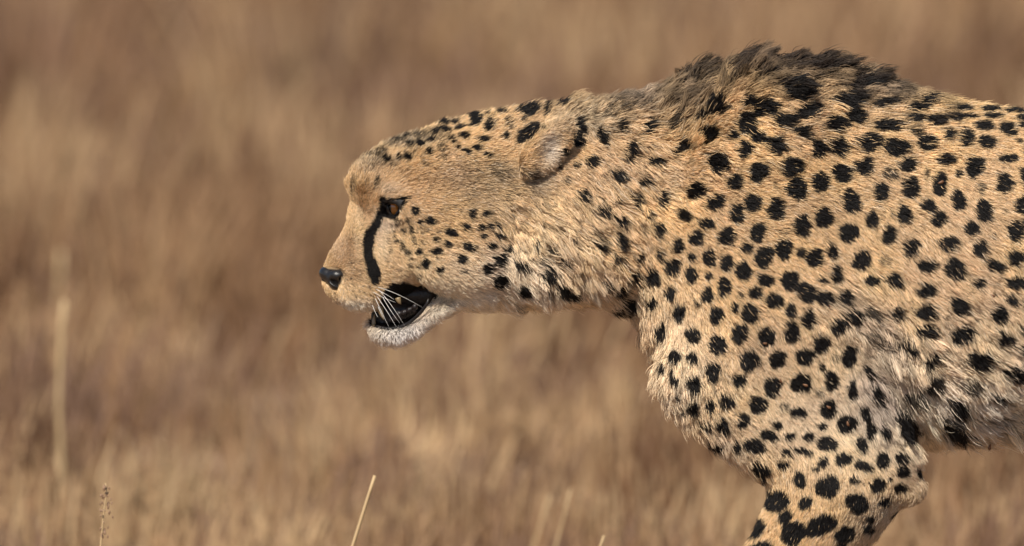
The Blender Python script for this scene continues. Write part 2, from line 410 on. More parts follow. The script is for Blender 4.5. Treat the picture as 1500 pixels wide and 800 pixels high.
 'B': (450, 320, 3.75, """780,72,40,22,25;865,42,24,18,30;950,48,18,16,0;1045,85,28,20,15;965,98,22,14,0;700,118,18,16,0;765,138,18,22,-20;885,155,38,24,10;1010,152,20,22,0;1100,162,32,22,15;1185,163,20,14,0,.6;1258,128,16,20,0,.8;705,178,28,20,0;612,180,20,14,0;548,185,22,14,0,.7;525,155,14,18,0,.7;490,122,12,10,0,.7;525,62,12,12,0,.7;568,70,14,12,0,.7;580,105,10,12,0,.7;648,245,20,26,0;610,262,14,14,0,.6;560,255,16,16,0,.5;722,282,20,18,0;612,320,16,12,0,.6;847,222,34,22,10;855,290,20,16,0,.6;982,272,34,30,10;1055,225,38,34,0;1175,245,36,28,0,.9;1060,345,50,36,0;1190,390,34,40,0,.9;1285,215,14,30,0,.7;1330,300,40,28,10,.85;1400,380,26,44,-20,.8;1450,420,30,24,0,.8;1350,415,16,18,0,.7;1330,180,24,16,0,.7;1410,235,14,20,0,.7;655,70,10,8,0,.5;630,130,14,10,0,.5;470,70,10,10,0,.5;440,120,12,12,0,.4;1160,490,30,20,0,.3;290,230,14,10,0,.3;240,240,12,10,0,.3"""),
}
spots = []
for name, (ou, ov, sc, txt) in TILES.items():
    earlier = len(spots)
    for item in txt.replace('\n', '').split(';'):
        f = [float(x) for x in item.split(',')]
        if name == 'A' and len(f) > 5 and f[1] < 400:
            f[5] = min(1.0, f[5] * 1.3)
        u, v, a, b, ang = ou + f[0] / sc, ov + f[1] / sc, f[2] / sc, f[3] / sc, f[4]
        w = f[5] if len(f) > 5 else 1.0
        if any((u - s[0]) ** 2 + (v - s[1]) ** 2 < ((0.92 if i < earlier else 0.5) * (min(a, b) + min(s[2], s[3]))) ** 2 for i, s in enumerate(spots)):
            continue
        spots.append((u, v, a, b, ang, w))
# freckles of the cheek, flecks of the crown, dots where the whiskers root
rf = random.Random(19)
for _ in range(46):
    spots.append((rf.uniform(566, 645), rf.uniform(326, 388), rf.uniform(1.0, 2.4), rf.uniform(1.0, 2.4), 0, rf.uniform(.4, .9)))
for _ in range(60):
    u = rf.uniform(545, 800)
    spots.append((u, np.interp(u, [545, 600, 700, 800], [222, 196, 170, 160]) + abs(rf.gauss(0, 14)) - 3, rf.uniform(2, 5.5), rf.uniform(1.5, 3.2), -15, rf.uniform(.4, .9)))
for r_ in range(4):
    for c_ in range(5):
        spots.append((514 + c_ * 8 + r_ * 2 + rf.uniform(-1, 1), 408 + r_ * 8.5 + c_ * 1.5, 1.2, 1.2, 0, 0.55))
# the rest of the coat, behind the frame's edge and down the legs
rs = random.Random(3)
for tries in range(9000):
    u, v = rs.uniform(900, 3000), rs.uniform(60, 1240)
    if u < 1502 and v < 802:
        continue
    r = rs.uniform(8, 14.5) if u < 2450 else rs.uniform(9, 14)
    if any((u - s[0]) ** 2 + (v - s[1]) ** 2 < (10 + r + max(s[2], s[3])) ** 2 for s in spots[-700:]):
        continue
    spots.append((u, v, r * rs.uniform(.8, 1.1), r * rs.uniform(.9, 1.2), rs.uniform(-30, 30), 1.0))

SPOT = np.zeros((MH, MW), dtype=np.float32)
for (u, v, a, b, ang, w) in spots:
    R = int(max(a, b) * 1.6 + 4)
    x0, x1 = max(0, int(u - MU0 - R)), min(MW, int(u - MU0 + R))
    y0, y1 = max(0, int(v - MV0 - R)), min(MH, int(v - MV0 + R))
    if x1 <= x0 or y1 <= y0:
        continue
    yy, xx = np.mgrid[y0:y1, x0:x1]
    du, dv = xx + MU0 - u, yy + MV0 - v
    c, s_ = math.cos(math.radians(ang)), math.sin(math.radians(ang))
    p, q = du * c + dv * s_, -du * s_ + dv * c
    th = np.arctan2(q, p)
    ph = [rs.uniform(0, 6.28) for _ in range(3)]
    wob = 1 + 0.07 * np.sin(2 * th + ph[0]) + 0.06 * np.sin(3 * th + ph[1]) + 0.04 * np.sin(5 * th + ph[2])
    gr_ = 0.8 if min(a, b) > 7.5 else 0.6
    if 820 < u < 960 and v > 170:
        gr_ = 1.6
    a, b = a + gr_, b + gr_
    rr = np.sqrt((p / a) ** 2 + (q / b) ** 2) / wob
    m = np.clip((1.0 - rr) * min(a, b) / 2.2 + 0.5, 0, 1) * min(w * 1.1, 1.0)
    SPOT[y0:y1, x0:x1] = np.maximum(SPOT[y0:y1, x0:x1], m)

def polyline_mask(pts, soft=2.0):
    M = np.zeros((MH, MW), dtype=np.float32)
    for (u0, v0, w0), (u1, v1, w1) in zip(pts[:-1], pts[1:]):
        R = max(w0, w1) + 6
        x0, x1 = int(min(u0, u1) - MU0 - R), int(max(u0, u1) - MU0 + R)
        y0, y1 = int(min(v0, v1) - MV0 - R), int(max(v0, v1) - MV0 + R)
        yy, xx = np.mgrid[y0:y1, x0:x1]
        px, py = xx + MU0 - u0, yy + MV0 - v0
        ax_, ay_ = u1 - u0, v1 - v0
        t = np.clip((px * ax_ + py * ay_) / (ax_ ** 2 + ay_ ** 2 + 1e-6), 0, 1)
        dist = np.hypot(px - t * ax_, py - t * ay_)
        M[y0:y1, x0:x1] = np.maximum(M[y0:y1, x0:x1], np.clip(((w0 + (w1 - w0) * t) - dist) / soft + 0.5, 0, 1))
    return M

def poly_mask(poly):
    pu = np.array([p[0] for p in poly]); pv = np.array([p[1] for p in poly])
    M = np.zeros((MH, MW), dtype=np.float32)
    x0, x1, y0, y1 = int(pu.min() - MU0 - 3), int(pu.max() - MU0 + 3), int(pv.min() - MV0 - 3), int(pv.max() - MV0 + 3)
    yy, xx = np.mgrid[y0:y1, x0:x1]
    X, Y = xx + MU0, yy + MV0
    ins = np.zeros(X.shape, dtype=bool)
    n = len(pu)
    for i in range(n):
        j = (i + 1) % n
        c = (pv[i] > Y) != (pv[j] > Y)
        xi = (pu[j] - pu[i]) * (Y - pv[i]) / (pv[j] - pv[i] + 1e-9) + pu[i]
        ins ^= c & (X < xi)
    M[y0:y1, x0:x1] = ins
    return M

TEAR = polyline_mask([(562, 300, 6), (555, 317, 6), (549, 330, 6.5), (541, 343, 7.5), (539, 353, 8.5), (538, 372, 7), (544, 387, 9), (547, 401, 10), (548, 408, 8)], 4.0)
EYE_RIM = np.maximum(poly_mask([(556, 289), (577, 291.5), (595, 288), (589, 301), (582, 312), (575, 320), (563, 318), (555, 308)]),
          np.maximum(polyline_mask([(557, 292, 2), (575, 293, 2), (592, 293, 1.5), (598, 289, 1)]),
                     polyline_mask([(592, 293, 3), (586, 305, 2.5), (576, 318, 4), (564, 314, 4)])))
MOUTH = poly_mask([(541, 464), (550, 456), (556, 440), (559, 426), (573, 415), (591, 412), (607, 417), (620, 428), (632, 436), (624, 454), (604, 472), (578, 482), (556, 481), (543, 477)])
CAVITY = poly_mask([(543, 464), (556, 452), (580, 440), (606, 434), (626, 436), (618, 452), (600, 467), (578, 475), (556, 474)])
EYE_OPEN = poly_mask([(557, 293), (590, 293), (583, 306), (575, 316), (563, 312)])
NOSE_M = poly_mask([(464, 392), (488, 393), (499, 395), (504, 400), (502, 408), (497, 418), (494, 424), (486, 420), (470, 410)])
BLACK = np.maximum(np.maximum(np.maximum(TEAR, EYE_RIM), MOUTH), NOSE_M)

# ---- ground colour of the coat, plus painted ear-base shadow: soft patches over tan (linear colour) ----
TAN = np.array([0.71, 0.478, 0.25], dtype=np.float32)
BASE = np.tile(TAN, (MH // 4 + 1, MW // 4 + 1, 1)).astype(np.float32)
PATCH = [  # u, v, ru, rv, colour, strength
    (1500, 520, 420, 130, (0.74, 0.56, 0.37), .8), (1400, 330, 260, 130, (0.71, 0.50, 0.29), .7),
    (1750, 620, 700, 120, (0.76, 0.66, 0.52), .8), (1430, 615, 170, 55, (0.74, 0.64, 0.51), .9),
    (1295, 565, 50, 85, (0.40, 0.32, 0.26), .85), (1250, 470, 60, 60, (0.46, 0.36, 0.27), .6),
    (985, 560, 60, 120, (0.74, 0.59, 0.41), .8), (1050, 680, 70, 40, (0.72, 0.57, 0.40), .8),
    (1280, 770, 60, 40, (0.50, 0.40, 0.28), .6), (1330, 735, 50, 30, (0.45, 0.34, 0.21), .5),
    (880, 440, 90, 40, (0.66, 0.55, 0.41), .8), (830, 350, 80, 70, (0.71, 0.54, 0.34), .7),
    (920, 300, 90, 120, (0.68, 0.48, 0.28), .5),
    (705, 452, 110, 38, (0.86, 0.79, 0.70), .97), (755, 412, 60, 55, (0.76, 0.65, 0.50), .85),
    (590, 490, 75, 34, (0.86, 0.80, 0.72), 1.0), (665, 445, 60, 26, (0.80, 0.72, 0.62), .95), (645, 421, 40, 12, (0.84, 0.74, 0.60), .95),
    (690, 405, 120, 45, (0.74, 0.59, 0.42), .8), (600, 370, 60, 60, (0.58, 0.42, 0.26), .5),
    (518, 450, 42, 13, (0.86, 0.79, 0.68), .95), (520, 415, 40, 26, (0.52, 0.38, 0.24), .5), (522, 395, 22, 26, (0.52, 0.33, 0.18), .5),
    (525, 335, 16, 50, (0.66, 0.49, 0.29), .8), (500, 365, 24, 24, (0.58, 0.39, 0.22), .7), (482, 378, 12, 10, (0.56, 0.36, 0.17), .8),
    (570, 330, 14, 10, (0.62, 0.50, 0.38), .7), (560, 350, 14, 40, (0.64, 0.51, 0.37), .7),
    (570, 278, 24, 12, (0.66, 0.53, 0.37), .9), (528, 268, 20, 16, (0.56, 0.36, 0.17), .6),
    (540, 235, 50, 20, (0.42, 0.32, 0.21), .6), (590, 205, 70, 14, (0.36, 0.29, 0.21), .6),
    (620, 280, 70, 35, (0.56, 0.36, 0.185), .7), (690, 260, 60, 40, (0.50, 0.34, 0.19), .7), (720, 300, 60, 40, (0.50, 0.36, 0.22), .6),
    (735, 255, 34, 24, (0.38, 0.27, 0.17), .7), (806, 218, 18, 30, (0.68, 0.58, 0.46), .95), (768, 214, 9, 10, (0.74, 0.53, 0.29), .85), (782, 202, 9, 10, (0.74, 0.53, 0.29), .85), (797, 188, 9, 10, (0.74, 0.53, 0.29), .85), (810, 178, 9, 8, (0.72, 0.54, 0.33), .8), (784, 256, 12, 8, (0.16, 0.11, 0.075), .9), (800, 262, 16, 20, (0.46, 0.36, 0.26), .7),  # darkest patch: shadow in the ear hollow, painted into the coat colour
    (785, 275, 16, 24, (0.30, 0.22, 0.15), .7), (860, 175, 50, 26, (0.62, 0.49, 0.33), .7), (930, 138, 70, 24, (0.30, 0.235, 0.175), .75),  # first patch: shadow below the ear base, painted as colour
    (1010, 130, 40, 60, (0.17, 0.12, 0.085), .85), (1160, 85, 170, 40, (0.12, 0.078, 0.05), .95), (1300, 125, 70, 24, (0.26, 0.19, 0.13), .8),
    (985, 270, 14, 30, (0.66, 0.51, 0.34), .5),
]
yy, xx = np.mgrid[0:BASE.shape[0], 0:BASE.shape[1]]
UU, VV = xx * 4 + MU0, yy * 4 + MV0
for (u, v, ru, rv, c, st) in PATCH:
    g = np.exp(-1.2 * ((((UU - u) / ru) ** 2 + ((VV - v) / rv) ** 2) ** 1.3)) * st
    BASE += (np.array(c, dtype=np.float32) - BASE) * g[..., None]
n1 = noise2(BASE.shape[:2], 14, 5, 3)
n2 = noise2(BASE.shape[:2], 34, 6, 2)
BASE *= (1 + 0.09 * n1 + 0.06 * n2)[..., None]
BASE[..., 2] *= (1 - 0.07 * n1)
BASE = np.clip(BASE, 0.01, 0.9)

BLACK_C = np.array([0.006, 0.0045, 0.004], dtype=np.float32)
MANE_N = noise2((MH, MW), 16, 21, 3)

def side(P):
    """where a point of the coat lies in the side view used to draw the pattern"""
    k = 1 + P[:, 2] * S / CAM_D
    return 750 + (P[:, 0] - 750) * k, 400 + (P[:, 1] + P[:, 2] * SHEAR - 400) * k

# ------------------------------------------------------------------ cheetah: skin
cheetah = bpy.data.objects.new('cheetah', None)
COL.objects.link(cheetah)
base_w = to_world(np.array([1500, 1248, 0]))
cheetah.location = base_w
cheetah['label'] = 'spotted cheetah stalking to the left with lowered head and open mouth'
cheetah['category'] = 'cheetah'
def local(P):
    return to_world(P) - base_w

body_me = bpy.data.meshes.new('body')
wv = local(bv)
body_me.vertices.add(len(wv)); body_me.vertices.foreach_set('co', wv.ravel())
# design axes are mirrored against world axes, so faces turn the other way round
bqr = bq
body_me.loops.add(bqr.size); body_me.loops.foreach_set('vertex_index', bqr.ravel().astype(np.int32))
body_me.polygons.add(len(bqr)); body_me.polygons.foreach_set('loop_start', np.arange(0, bqr.size, 4, dtype=np.int32))
body_me.update(calc_edges=True)
body_me.validate()
body_me.polygons.foreach_set('use_smooth', np.ones(len(body_me.polygons), dtype=bool))
nor = np.empty(len(wv) * 3, dtype=np.float32)
body_me.vertices.foreach_get('normal', nor)
nor = nor.reshape(-1, 3)
# check the winding: normals must point outwards
gz = field(BODY, bv[:2000, 0], bv[:2000, 1], bv[:2000, 2] + 1) - field(BODY, bv[:2000, 0], bv[:2000, 1], bv[:2000, 2] - 1)
if np.mean(np.sign(gz) * np.sign(-nor[:2000, 1])) < 0:
    body_me.flip_normals()
    nor = -nor
ND = np.stack([nor[:, 0], -nor[:, 2], -nor[:, 1]], 1)   # normals in design axes

def coat_colour(u, v, spot_gain=1.0):
    c = sample_map(BASE, u, v, MU0, MV0, 4.0)
    sp = np.clip(sample_map(SPOT, u, v, MU0, MV0), 0, 1)
    bl = sample_map(BLACK, u, v, MU0, MV0)
    return c, sp, bl

su, sv = side(bv)
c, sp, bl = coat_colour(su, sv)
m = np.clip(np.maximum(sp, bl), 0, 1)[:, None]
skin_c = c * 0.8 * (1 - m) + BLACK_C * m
near_tail = np.clip((bv[:, 0] - 2350) / 60, 0, 1)
att = body_me.attributes.new('coat', 'FLOAT_COLOR', 'POINT')
att.data.foreach_set('color', np.concatenate([skin_c, np.ones((len(skin_c), 1))], 1).astype(np.float32).ravel())

m_skin = bpy.data.materials.new('cheetah_skin')
m_skin.use_nodes = True
nt = m_skin.node_tree
b = nt.nodes['Principled BSDF']
a = nt.nodes.new('ShaderNodeAttribute'); a.attribute_name = 'coat'
nt.links.new(a.outputs['Color'], b.inputs['Base Color'])
b.inputs['Roughness'].default_value = 0.55
body = link('body', body_me, m_skin, cheetah)

# ------------------------------------------------------------------ cheetah: fur
# how the hair lies: u, v, direction (deg, 0 = towards the tail, 90 = down), length, lift
FLOW = np.array([
    (485, 368, -55, 4, .2), (500, 345, -60, 5, .2), (515, 320, -70, 6, .2), (478, 385, -50, 3, .2), (480, 425, 40, 4, .2), (510, 400, 5, 6, .2), (500, 440, 50, 6, .25),
    (530, 440, 45, 8, .25), (530, 420, 20, 6, .2), (545, 452, 50, 8, .25), (575, 350, 15, 7, .2), (600, 380, 15, 8, .2), (640, 350, 8, 9, .2), (545, 370, 60, 4, .2), (525, 370, 10, 5, .2),
    (560, 330, 40, 5, .2), (590, 310, 20, 5, .2), (590, 425, 50, 5, .2), (620, 425, 30, 7, .25),
    (515, 268, -80, 9, .4), (510, 290, -80, 6, .3), (530, 240, -60, 10, .4), (560, 225, -35, 10, .38), (620, 200, -20, 11, .35), (700, 175, -12, 14, .4), (740, 168, -10, 17, .45),
    (570, 280, -15, 9, .3), (555, 270, -30, 9, .3), (600, 270, -5, 10, .3), (650, 260, -5, 12, .3), (700, 250, 5, 15, .35), (740, 255, 20, 18, .4), (640, 230, -10, 12, .3),
    (680, 330, 15, 13, .25), (720, 380, 25, 17, .25), (640, 410, 15, 10, .25), (680, 440, 30, 15, .3), (640, 460, 40, 13, .3), (600, 485, 55, 12, .35), (570, 490, 80, 14, .4), (552, 485, 110, 12, .4), (585, 498, 75, 15, .4),
    (870, 462, 60, 26, .5), (820, 462, 60, 22, .45), (925, 466, 65, 28, .5), (946, 505, 85, 26, .45), (962, 560, 85, 26, .42), (990, 618, 75, 26, .42), (1030, 660, 65, 26, .42), (1080, 700, 60, 22, .35),
    (720, 450, 40, 18, .3), (760, 445, 45, 22, .3), (800, 440, 50, 22, .3), (850, 440, 40, 24, .3), (770, 350, 40, 28, .3), (790, 330, 50, 38, .34), (800, 400, 62, 40, .34), (830, 350, 48, 44, .34), (850, 400, 42, 42, .34),
    (760, 300, 30, 22, .35), (766, 222, -45, 5, .15), (780, 203, -45, 5, .15), (797, 187, -45, 5, .15), (814, 175, -40, 5, .2), (800, 224, 15, 12, .2), (814, 205, 5, 11, .2), (790, 235, 20, 11, .2), (798, 255, 30, 14, .3), (778, 195, -35, 9, .25),
    (860, 200, 55, 21, .28), (850, 260, 45, 23, .28), (842, 215, 60, 15, .2), (820, 258, 45, 16, .2), (835, 160, -45, 30, .6), (880, 152, -35, 28, .55), (800, 155, -50, 26, .55), (770, 165, -30, 20, .45),
    (920, 250, 40, 28, .3), (940, 350, 40, 26, .28), (900, 300, 42, 34, .32), (920, 430, 50, 30, .3), (880, 380, 40, 38, .34), (930, 200, 30, 30, .35),
    (960, 145, -35, 38, .5), (1000, 130, -60, 60, .55), (1050, 100, -50, 52, .5), (1100, 90, -45, 41, .5), (1150, 85, -42, 42, .5), (1200, 95, -38, 50, .5), (1260, 108, -28, 48, .46), (1310, 125, 0, 36, .3),
    (990, 180, -45, 46, .4), (1040, 150, -30, 40, .35), (1150, 120, 5, 44, .32), (1220, 135, 8, 38, .3), (1290, 145, 10, 28, .25), (1150, 150, 12, 26, .22), (1250, 165, 14, 20, .2),
    (1350, 140, 8, 26, .22), (1420, 156, 8, 18, .18), (1500, 168, 8, 15, .15), (1000, 250, 10, 20, .22), (1080, 190, 15, 18, .18), (1100, 300, 18, 14, .14), (1050, 400, 35, 14, .14), (1150, 400, 35, 13, .13), (1200, 250, 18, 14, .13),
    (1000, 350, 28, 17, .2), (960, 430, 55, 20, .25), (955, 500, 70, 24, .3), (990, 580, 62, 24, .28), (1040, 650, 50, 24, .28), (1000, 480, 50, 15, .16),
    (1300, 250, 25, 16, .14), (1400, 300, 35, 16, .14), (1480, 250, 32, 16, .14), (1350, 400, 38, 20, .17), (1450, 450, 32, 22, .18), (1400, 520, 33, 28, .22), (1250, 350, 40, 15, .14),
    (1260, 470, 45, 30, .24), (1300, 530, 52, 42, .26), (1310, 600, 58, 44, .26), (1380, 590, 42, 46, .26), (1450, 620, 32, 44, .25), (1500, 590, 32, 36, .22), (1340, 640, 60, 34, .26),
    (1150, 550, 50, 12, .13), (1200, 620, 50, 12, .13), (1240, 520, 60, 13, .14), (1260, 620, 62, 13, .14), (1300, 660, 60, 12, .14), (1100, 620, 45, 14, .16), (1090, 690, 50, 20, .25), (1340, 705, 40, 9, .14), (1335, 740, 150, 9, .18),
    (1200, 720, 80, 11, .14), (1180, 760, 115, 11, .14), (1250, 780, 125, 12, .16), (1115, 760, 110, 13, .18), (1290, 775, 130, 14, .2), (1050, 1000, 110, 10, .15), (1000, 1200, 150, 8, .15),
    (1700, 250, 20, 15, .15), (1700, 580, 25, 30, .2), (2100, 400, 60, 13, .14), (2050, 650, 100, 12, .14), (2180, 900, 60, 11, .15), (2100, 1150, 110, 9, .15), (2500, 450, 45, 20, .25), (2900, 800, 10, 24, .3),
], dtype=np.float32)
FS = 8.0
fh, fw = int(MH / FS) + 2, int(MW / FS) + 2
gy, gx = np.mgrid[0:fh, 0:fw]
gu, gv = gx * FS + MU0, gy * FS + MV0
wsum = np.zeros((fh, fw)); fx = np.zeros((fh, fw)); fy = np.zeros((fh, fw)); fl = np.zeros((fh, fw)); fn = np.zeros((fh, fw))
for (u, v, ang, ln, lf) in FLOW:
    w = 1.0 / (((gu - u) ** 2 + (gv - v) ** 2) + 60.0) ** 1.7
    wsum += w
    fx += w * math.cos(math.radians(ang)); fy += w * math.sin(math.radians(ang)); fl += w * ln; fn += w * lf
FMAP = np.stack([fx / wsum, fy / wsum, fl / wsum, fn / wsum], 2).astype(np.float32)

tri_q = np.concatenate([bq[:, [0, 1, 2]], bq[:, [0, 2, 3]]])
ta, tb, tc = bv[tri_q[:, 0]], bv[tri_q[:, 1]], bv[tri_q[:, 2]]
area = 0.5 * np.linalg.norm(np.cross(tb - ta, tc - ta), axis=1)
cen = (ta + tb + tc) / 3
cu, cv = side(cen)
tn = ND[tri_q].mean(1)
L_t = sample_map(FMAP[..., 2], cu, cv, MU0, MV0, FS)
dens = np.clip(9.5 / L_t, 0.36, 1.5) * 1.45                 # hairs per square unit: short hair stands denser
facing = tn[:, 2] + 0.07 * -tn[:, 1]
vis = np.clip((facing + 0.42) / 0.25, 0, 1)
inframe = (cu < 1545) & (cv < 838)
dens = np.where(inframe, dens * (0.10 + 0.90 * vis), dens * 0.13)
cnt = rng.poisson(dens * area)
ti = np.repeat(np.arange(len(tri_q)), cnt)
r1, r2 = np.sqrt(rng.random(len(ti))), rng.random(len(ti))
w0, w1, w2 = (1 - r1)[:, None], (r1 * (1 - r2))[:, None], (r1 * r2)[:, None]
R = ta[ti] * w0 + tb[ti] * w1 + tc[ti] * w2
N = ND[tri_q[ti, 0]] * w0 + ND[tri_q[ti, 1]] * w1 + ND[tri_q[ti, 2]] * w2
N /= np.linalg.norm(N, axis=1, keepdims=True) + 1e-9
ru, rv = side(R)
bare = np.maximum(np.maximum(sample_map(CAVITY, ru, rv, MU0, MV0), sample_map(EYE_OPEN, ru, rv, MU0, MV0)), sample_map(NOSE_M, ru, rv, MU0, MV0) * (ru < 512)) > 0.5
keep = ~bare
R, N, ru, rv = R[keep], N[keep], ru[keep], rv[keep]
nh = len(R)
fm = sample_map(FMAP, ru, rv, MU0, MV0, FS)
# direction wavers from lock to lock
wav = noise2((MH, MW), 26, 31, 3); wav2 = noise2((MH, MW), 13, 33, 2); wavL = noise2((MH, MW), 20, 35, 2)
Ls = fm[:, 2]
calm = np.where((ru < 740) & (rv > 425), 0.3, 1.0)
turn = calm * sample_map(wav, ru, rv, MU0, MV0) * np.clip(0.10 + Ls / 90, 0.1, 0.55) + calm * sample_map(wav2, ru, rv, MU0, MV0) * np.clip(Ls / 90, 0.04, 0.4) + rng.normal(0, 1, nh) * np.where(calm < 1, 0.3, 0.14)
cs, sn = np.cos(turn), np.sin(turn)
T = np.stack([fm[:, 0] * cs - fm[:, 1] * sn, fm[:, 0] * sn + fm[:, 1] * cs, np.zeros(nh)], 1)
T -= N * (T * N).sum(1, keepdims=True)
T /= np.linalg.norm(T, axis=1, keepdims=True) + 1e-6
guard = rng.random(nh) < 0.07
Lh = Ls * np.where(guard, 1.35, 1.0) * np.where(Ls < 11, 1.2, np.where(Ls < 19, 0.9, 1.0)) * (1 + np.where(Ls > 34, 0.3, 0.2) * sample_map(wavL, ru, rv, MU0, MV0)) * rng.uniform(0.62, 1.12, nh)
lift = np.clip(fm[:, 3] * (1 + 0.35 * calm * sample_map(wav2, ru, rv, MU0, MV0)) + rng.normal(0.03, 0.07, nh) + guard * 0.16, 0.05, 0.9)[:, None]
D0 = T * (1 - lift) + N * (lift + 0.10)
D0 /= np.linalg.norm(D0, axis=1, keepdims=True)
D1 = T + N * (lift * 0.55)
D1[:, 1] += np.clip((Ls - 18) / 55, 0, 0.55) * (1 - lift[:, 0]) * np.where(rv > 380, 1.0, 0.3)     # long hair hangs
D1 /= np.linalg.norm(D1, axis=1, keepdims=True)
NP = 5
tt = np.linspace(0, 1, NP)
PTS = np.empty((nh, NP, 3))
for i, t in enumerate(tt):
    PTS[:, i] = R + Lh[:, None] * (D0 * (t - 0.5 * t * t) + D1 * 0.5 * t * t) * 1.0
# locks: tips gather towards the tip of a neighbouring guide hair
gp = np.clip(9.0 / (Ls + 3) ** 1.5, 0.006, 0.2)
gp = np.where((Ls > 26) & (rv > 190), gp * 0.85, gp)
gp = np.where(rv < 190, gp * np.where(Ls > 40, 0.6, 1), gp)
guide = np.flatnonzero(rng.random(nh) < gp)
kd = kdtree.KDTree(len(guide))
for i, gidx in enumerate(guide):
    kd.insert(R[gidx], i)
kd.balance()
near = np.fromiter((kd.find(p)[1] for p in R), dtype=np.int64, count=nh)
gi = guide[near]
cl = np.clip(0.22 + Ls / 85, 0.25, 0.74) * rng.uniform(0.55, 1.1, nh)
cl *= np.where(calm < 1, 0.3, 1.0)
cl = np.where((Ls > 40) & (rv < 200), np.clip(cl * 1.22, 0, 0.88), cl)
cl = np.where((Ls > 21) & (calm == 1) & (rv > 200), np.clip(cl * 1.08, 0, 0.85), cl)
for i, t in enumerate(tt):
    w = np.clip(cl * t ** 1.4, 0, 0.95)[:, None]
    tgt = R[gi] + (PTS[gi, i] - R[gi])
    shift = np.where((np.linalg.norm(R[gi] - R, axis=1) < 26)[:, None], tgt - PTS[:, i], 0)
    PTS[:, i] += shift * w
# small kinks
PTS[:, 2:] += rng.normal(0, 1, (nh, NP - 2, 3)) * (Lh * 0.022)[:, None, None]

# colour: taken where the hair shows, a little short of its tip
wl = np.clip((Ls - 16) / 24, 0, 1)[:, None]
MID = R * (0.42 - 0.14 * wl) + PTS[:, 3] * (0.58 + 0.14 * wl)
MID = MID * (1 - 0.42 * wl) + MID[gi] * 0.42 * wl
mu, mv = side(MID)
mu2, mv2 = mu + rng.normal(0, 0.9, nh), mv + rng.normal(0, 0.9, nh)
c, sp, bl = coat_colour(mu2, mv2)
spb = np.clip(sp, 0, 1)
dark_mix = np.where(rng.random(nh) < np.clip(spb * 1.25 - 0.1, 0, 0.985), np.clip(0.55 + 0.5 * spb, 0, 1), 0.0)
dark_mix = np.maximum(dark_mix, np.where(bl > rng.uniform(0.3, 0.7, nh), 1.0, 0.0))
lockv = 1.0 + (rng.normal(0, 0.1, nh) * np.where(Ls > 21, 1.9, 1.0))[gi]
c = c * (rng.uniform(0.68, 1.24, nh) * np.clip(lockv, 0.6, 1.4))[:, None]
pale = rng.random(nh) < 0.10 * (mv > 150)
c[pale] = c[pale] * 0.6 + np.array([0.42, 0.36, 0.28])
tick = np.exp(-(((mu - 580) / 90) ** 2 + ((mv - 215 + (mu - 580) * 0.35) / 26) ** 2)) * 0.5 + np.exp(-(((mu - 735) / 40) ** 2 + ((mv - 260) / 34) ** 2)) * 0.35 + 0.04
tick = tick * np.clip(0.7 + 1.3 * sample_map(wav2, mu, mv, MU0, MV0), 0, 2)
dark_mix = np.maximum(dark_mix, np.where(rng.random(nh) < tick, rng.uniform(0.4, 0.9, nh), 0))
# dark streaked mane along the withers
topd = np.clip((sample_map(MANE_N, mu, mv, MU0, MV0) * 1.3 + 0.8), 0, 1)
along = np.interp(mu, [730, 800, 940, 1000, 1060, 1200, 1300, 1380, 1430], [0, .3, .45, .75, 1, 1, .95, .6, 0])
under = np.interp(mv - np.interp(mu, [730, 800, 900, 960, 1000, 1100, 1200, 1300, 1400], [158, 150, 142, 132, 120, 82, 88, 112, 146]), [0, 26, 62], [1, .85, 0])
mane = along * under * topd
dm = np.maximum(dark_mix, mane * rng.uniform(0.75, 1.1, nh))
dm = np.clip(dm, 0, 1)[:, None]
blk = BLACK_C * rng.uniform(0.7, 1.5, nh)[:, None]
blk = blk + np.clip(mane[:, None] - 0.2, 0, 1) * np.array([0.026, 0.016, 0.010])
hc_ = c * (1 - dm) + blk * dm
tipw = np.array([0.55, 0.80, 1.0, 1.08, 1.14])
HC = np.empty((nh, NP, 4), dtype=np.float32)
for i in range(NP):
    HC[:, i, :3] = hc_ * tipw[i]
HC[..., 3] = 1
rad = np.clip(0.19 + Ls / 160, 0.22, 0.46) * rng.uniform(0.75, 1.2, nh) * S
RAD = rad[:, None] * np.array([0.9, 1.0, 0.92, 0.7, 0.18])[None, :]

def hair_object(name, P_local, radius, colour, mat, parent=None, **props):
    n, k = P_local.shape[:2]
    h = bpy.data.hair_curves.new(name)
    h.add_curves([k] * n)
    h.points.foreach_set('position', np.ascontiguousarray(P_local, dtype=np.float32).ravel())
    ra = h.attributes.get('radius') or h.attributes.new('radius', 'FLOAT', 'POINT')
    ra.data.foreach_set('value', np.ascontiguousarray(radius, dtype=np.float32).ravel())
    ca = h.attributes.new('tint', 'FLOAT_COLOR', 'POINT')
    ca.data.foreach_set('color', np.ascontiguousarray(colour, dtype=np.float32).ravel())
    return link(name, h, mat, parent, **props)

m_fur = bpy.data.materials.new('cheetah_fur')
m_fur.use_nodes = True
nt = m_fur.node_tree
nt.nodes.remove(nt.nodes['Principled BSDF'])
fa = nt.nodes.new('ShaderNodeAttribute'); fa.attribute_name = 'tint'
hb = nt.nodes.new('ShaderNodeBsdfPrincipled')
hb.inputs['Roughness'].default_value = 0.5
hb.inputs['Specular IOR Level'].default_value = 0.22
nt.links.new(fa.outputs['Color'], hb.inputs['Base Color'])
nt.links.new(hb.outputs[0], nt.nodes['Material Output'].inputs['Surface'])
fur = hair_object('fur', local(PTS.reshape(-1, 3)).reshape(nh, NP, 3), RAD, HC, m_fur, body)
print('HAIRS', nh, 'GUIDES', len(guide), 'BODY', len(bq))

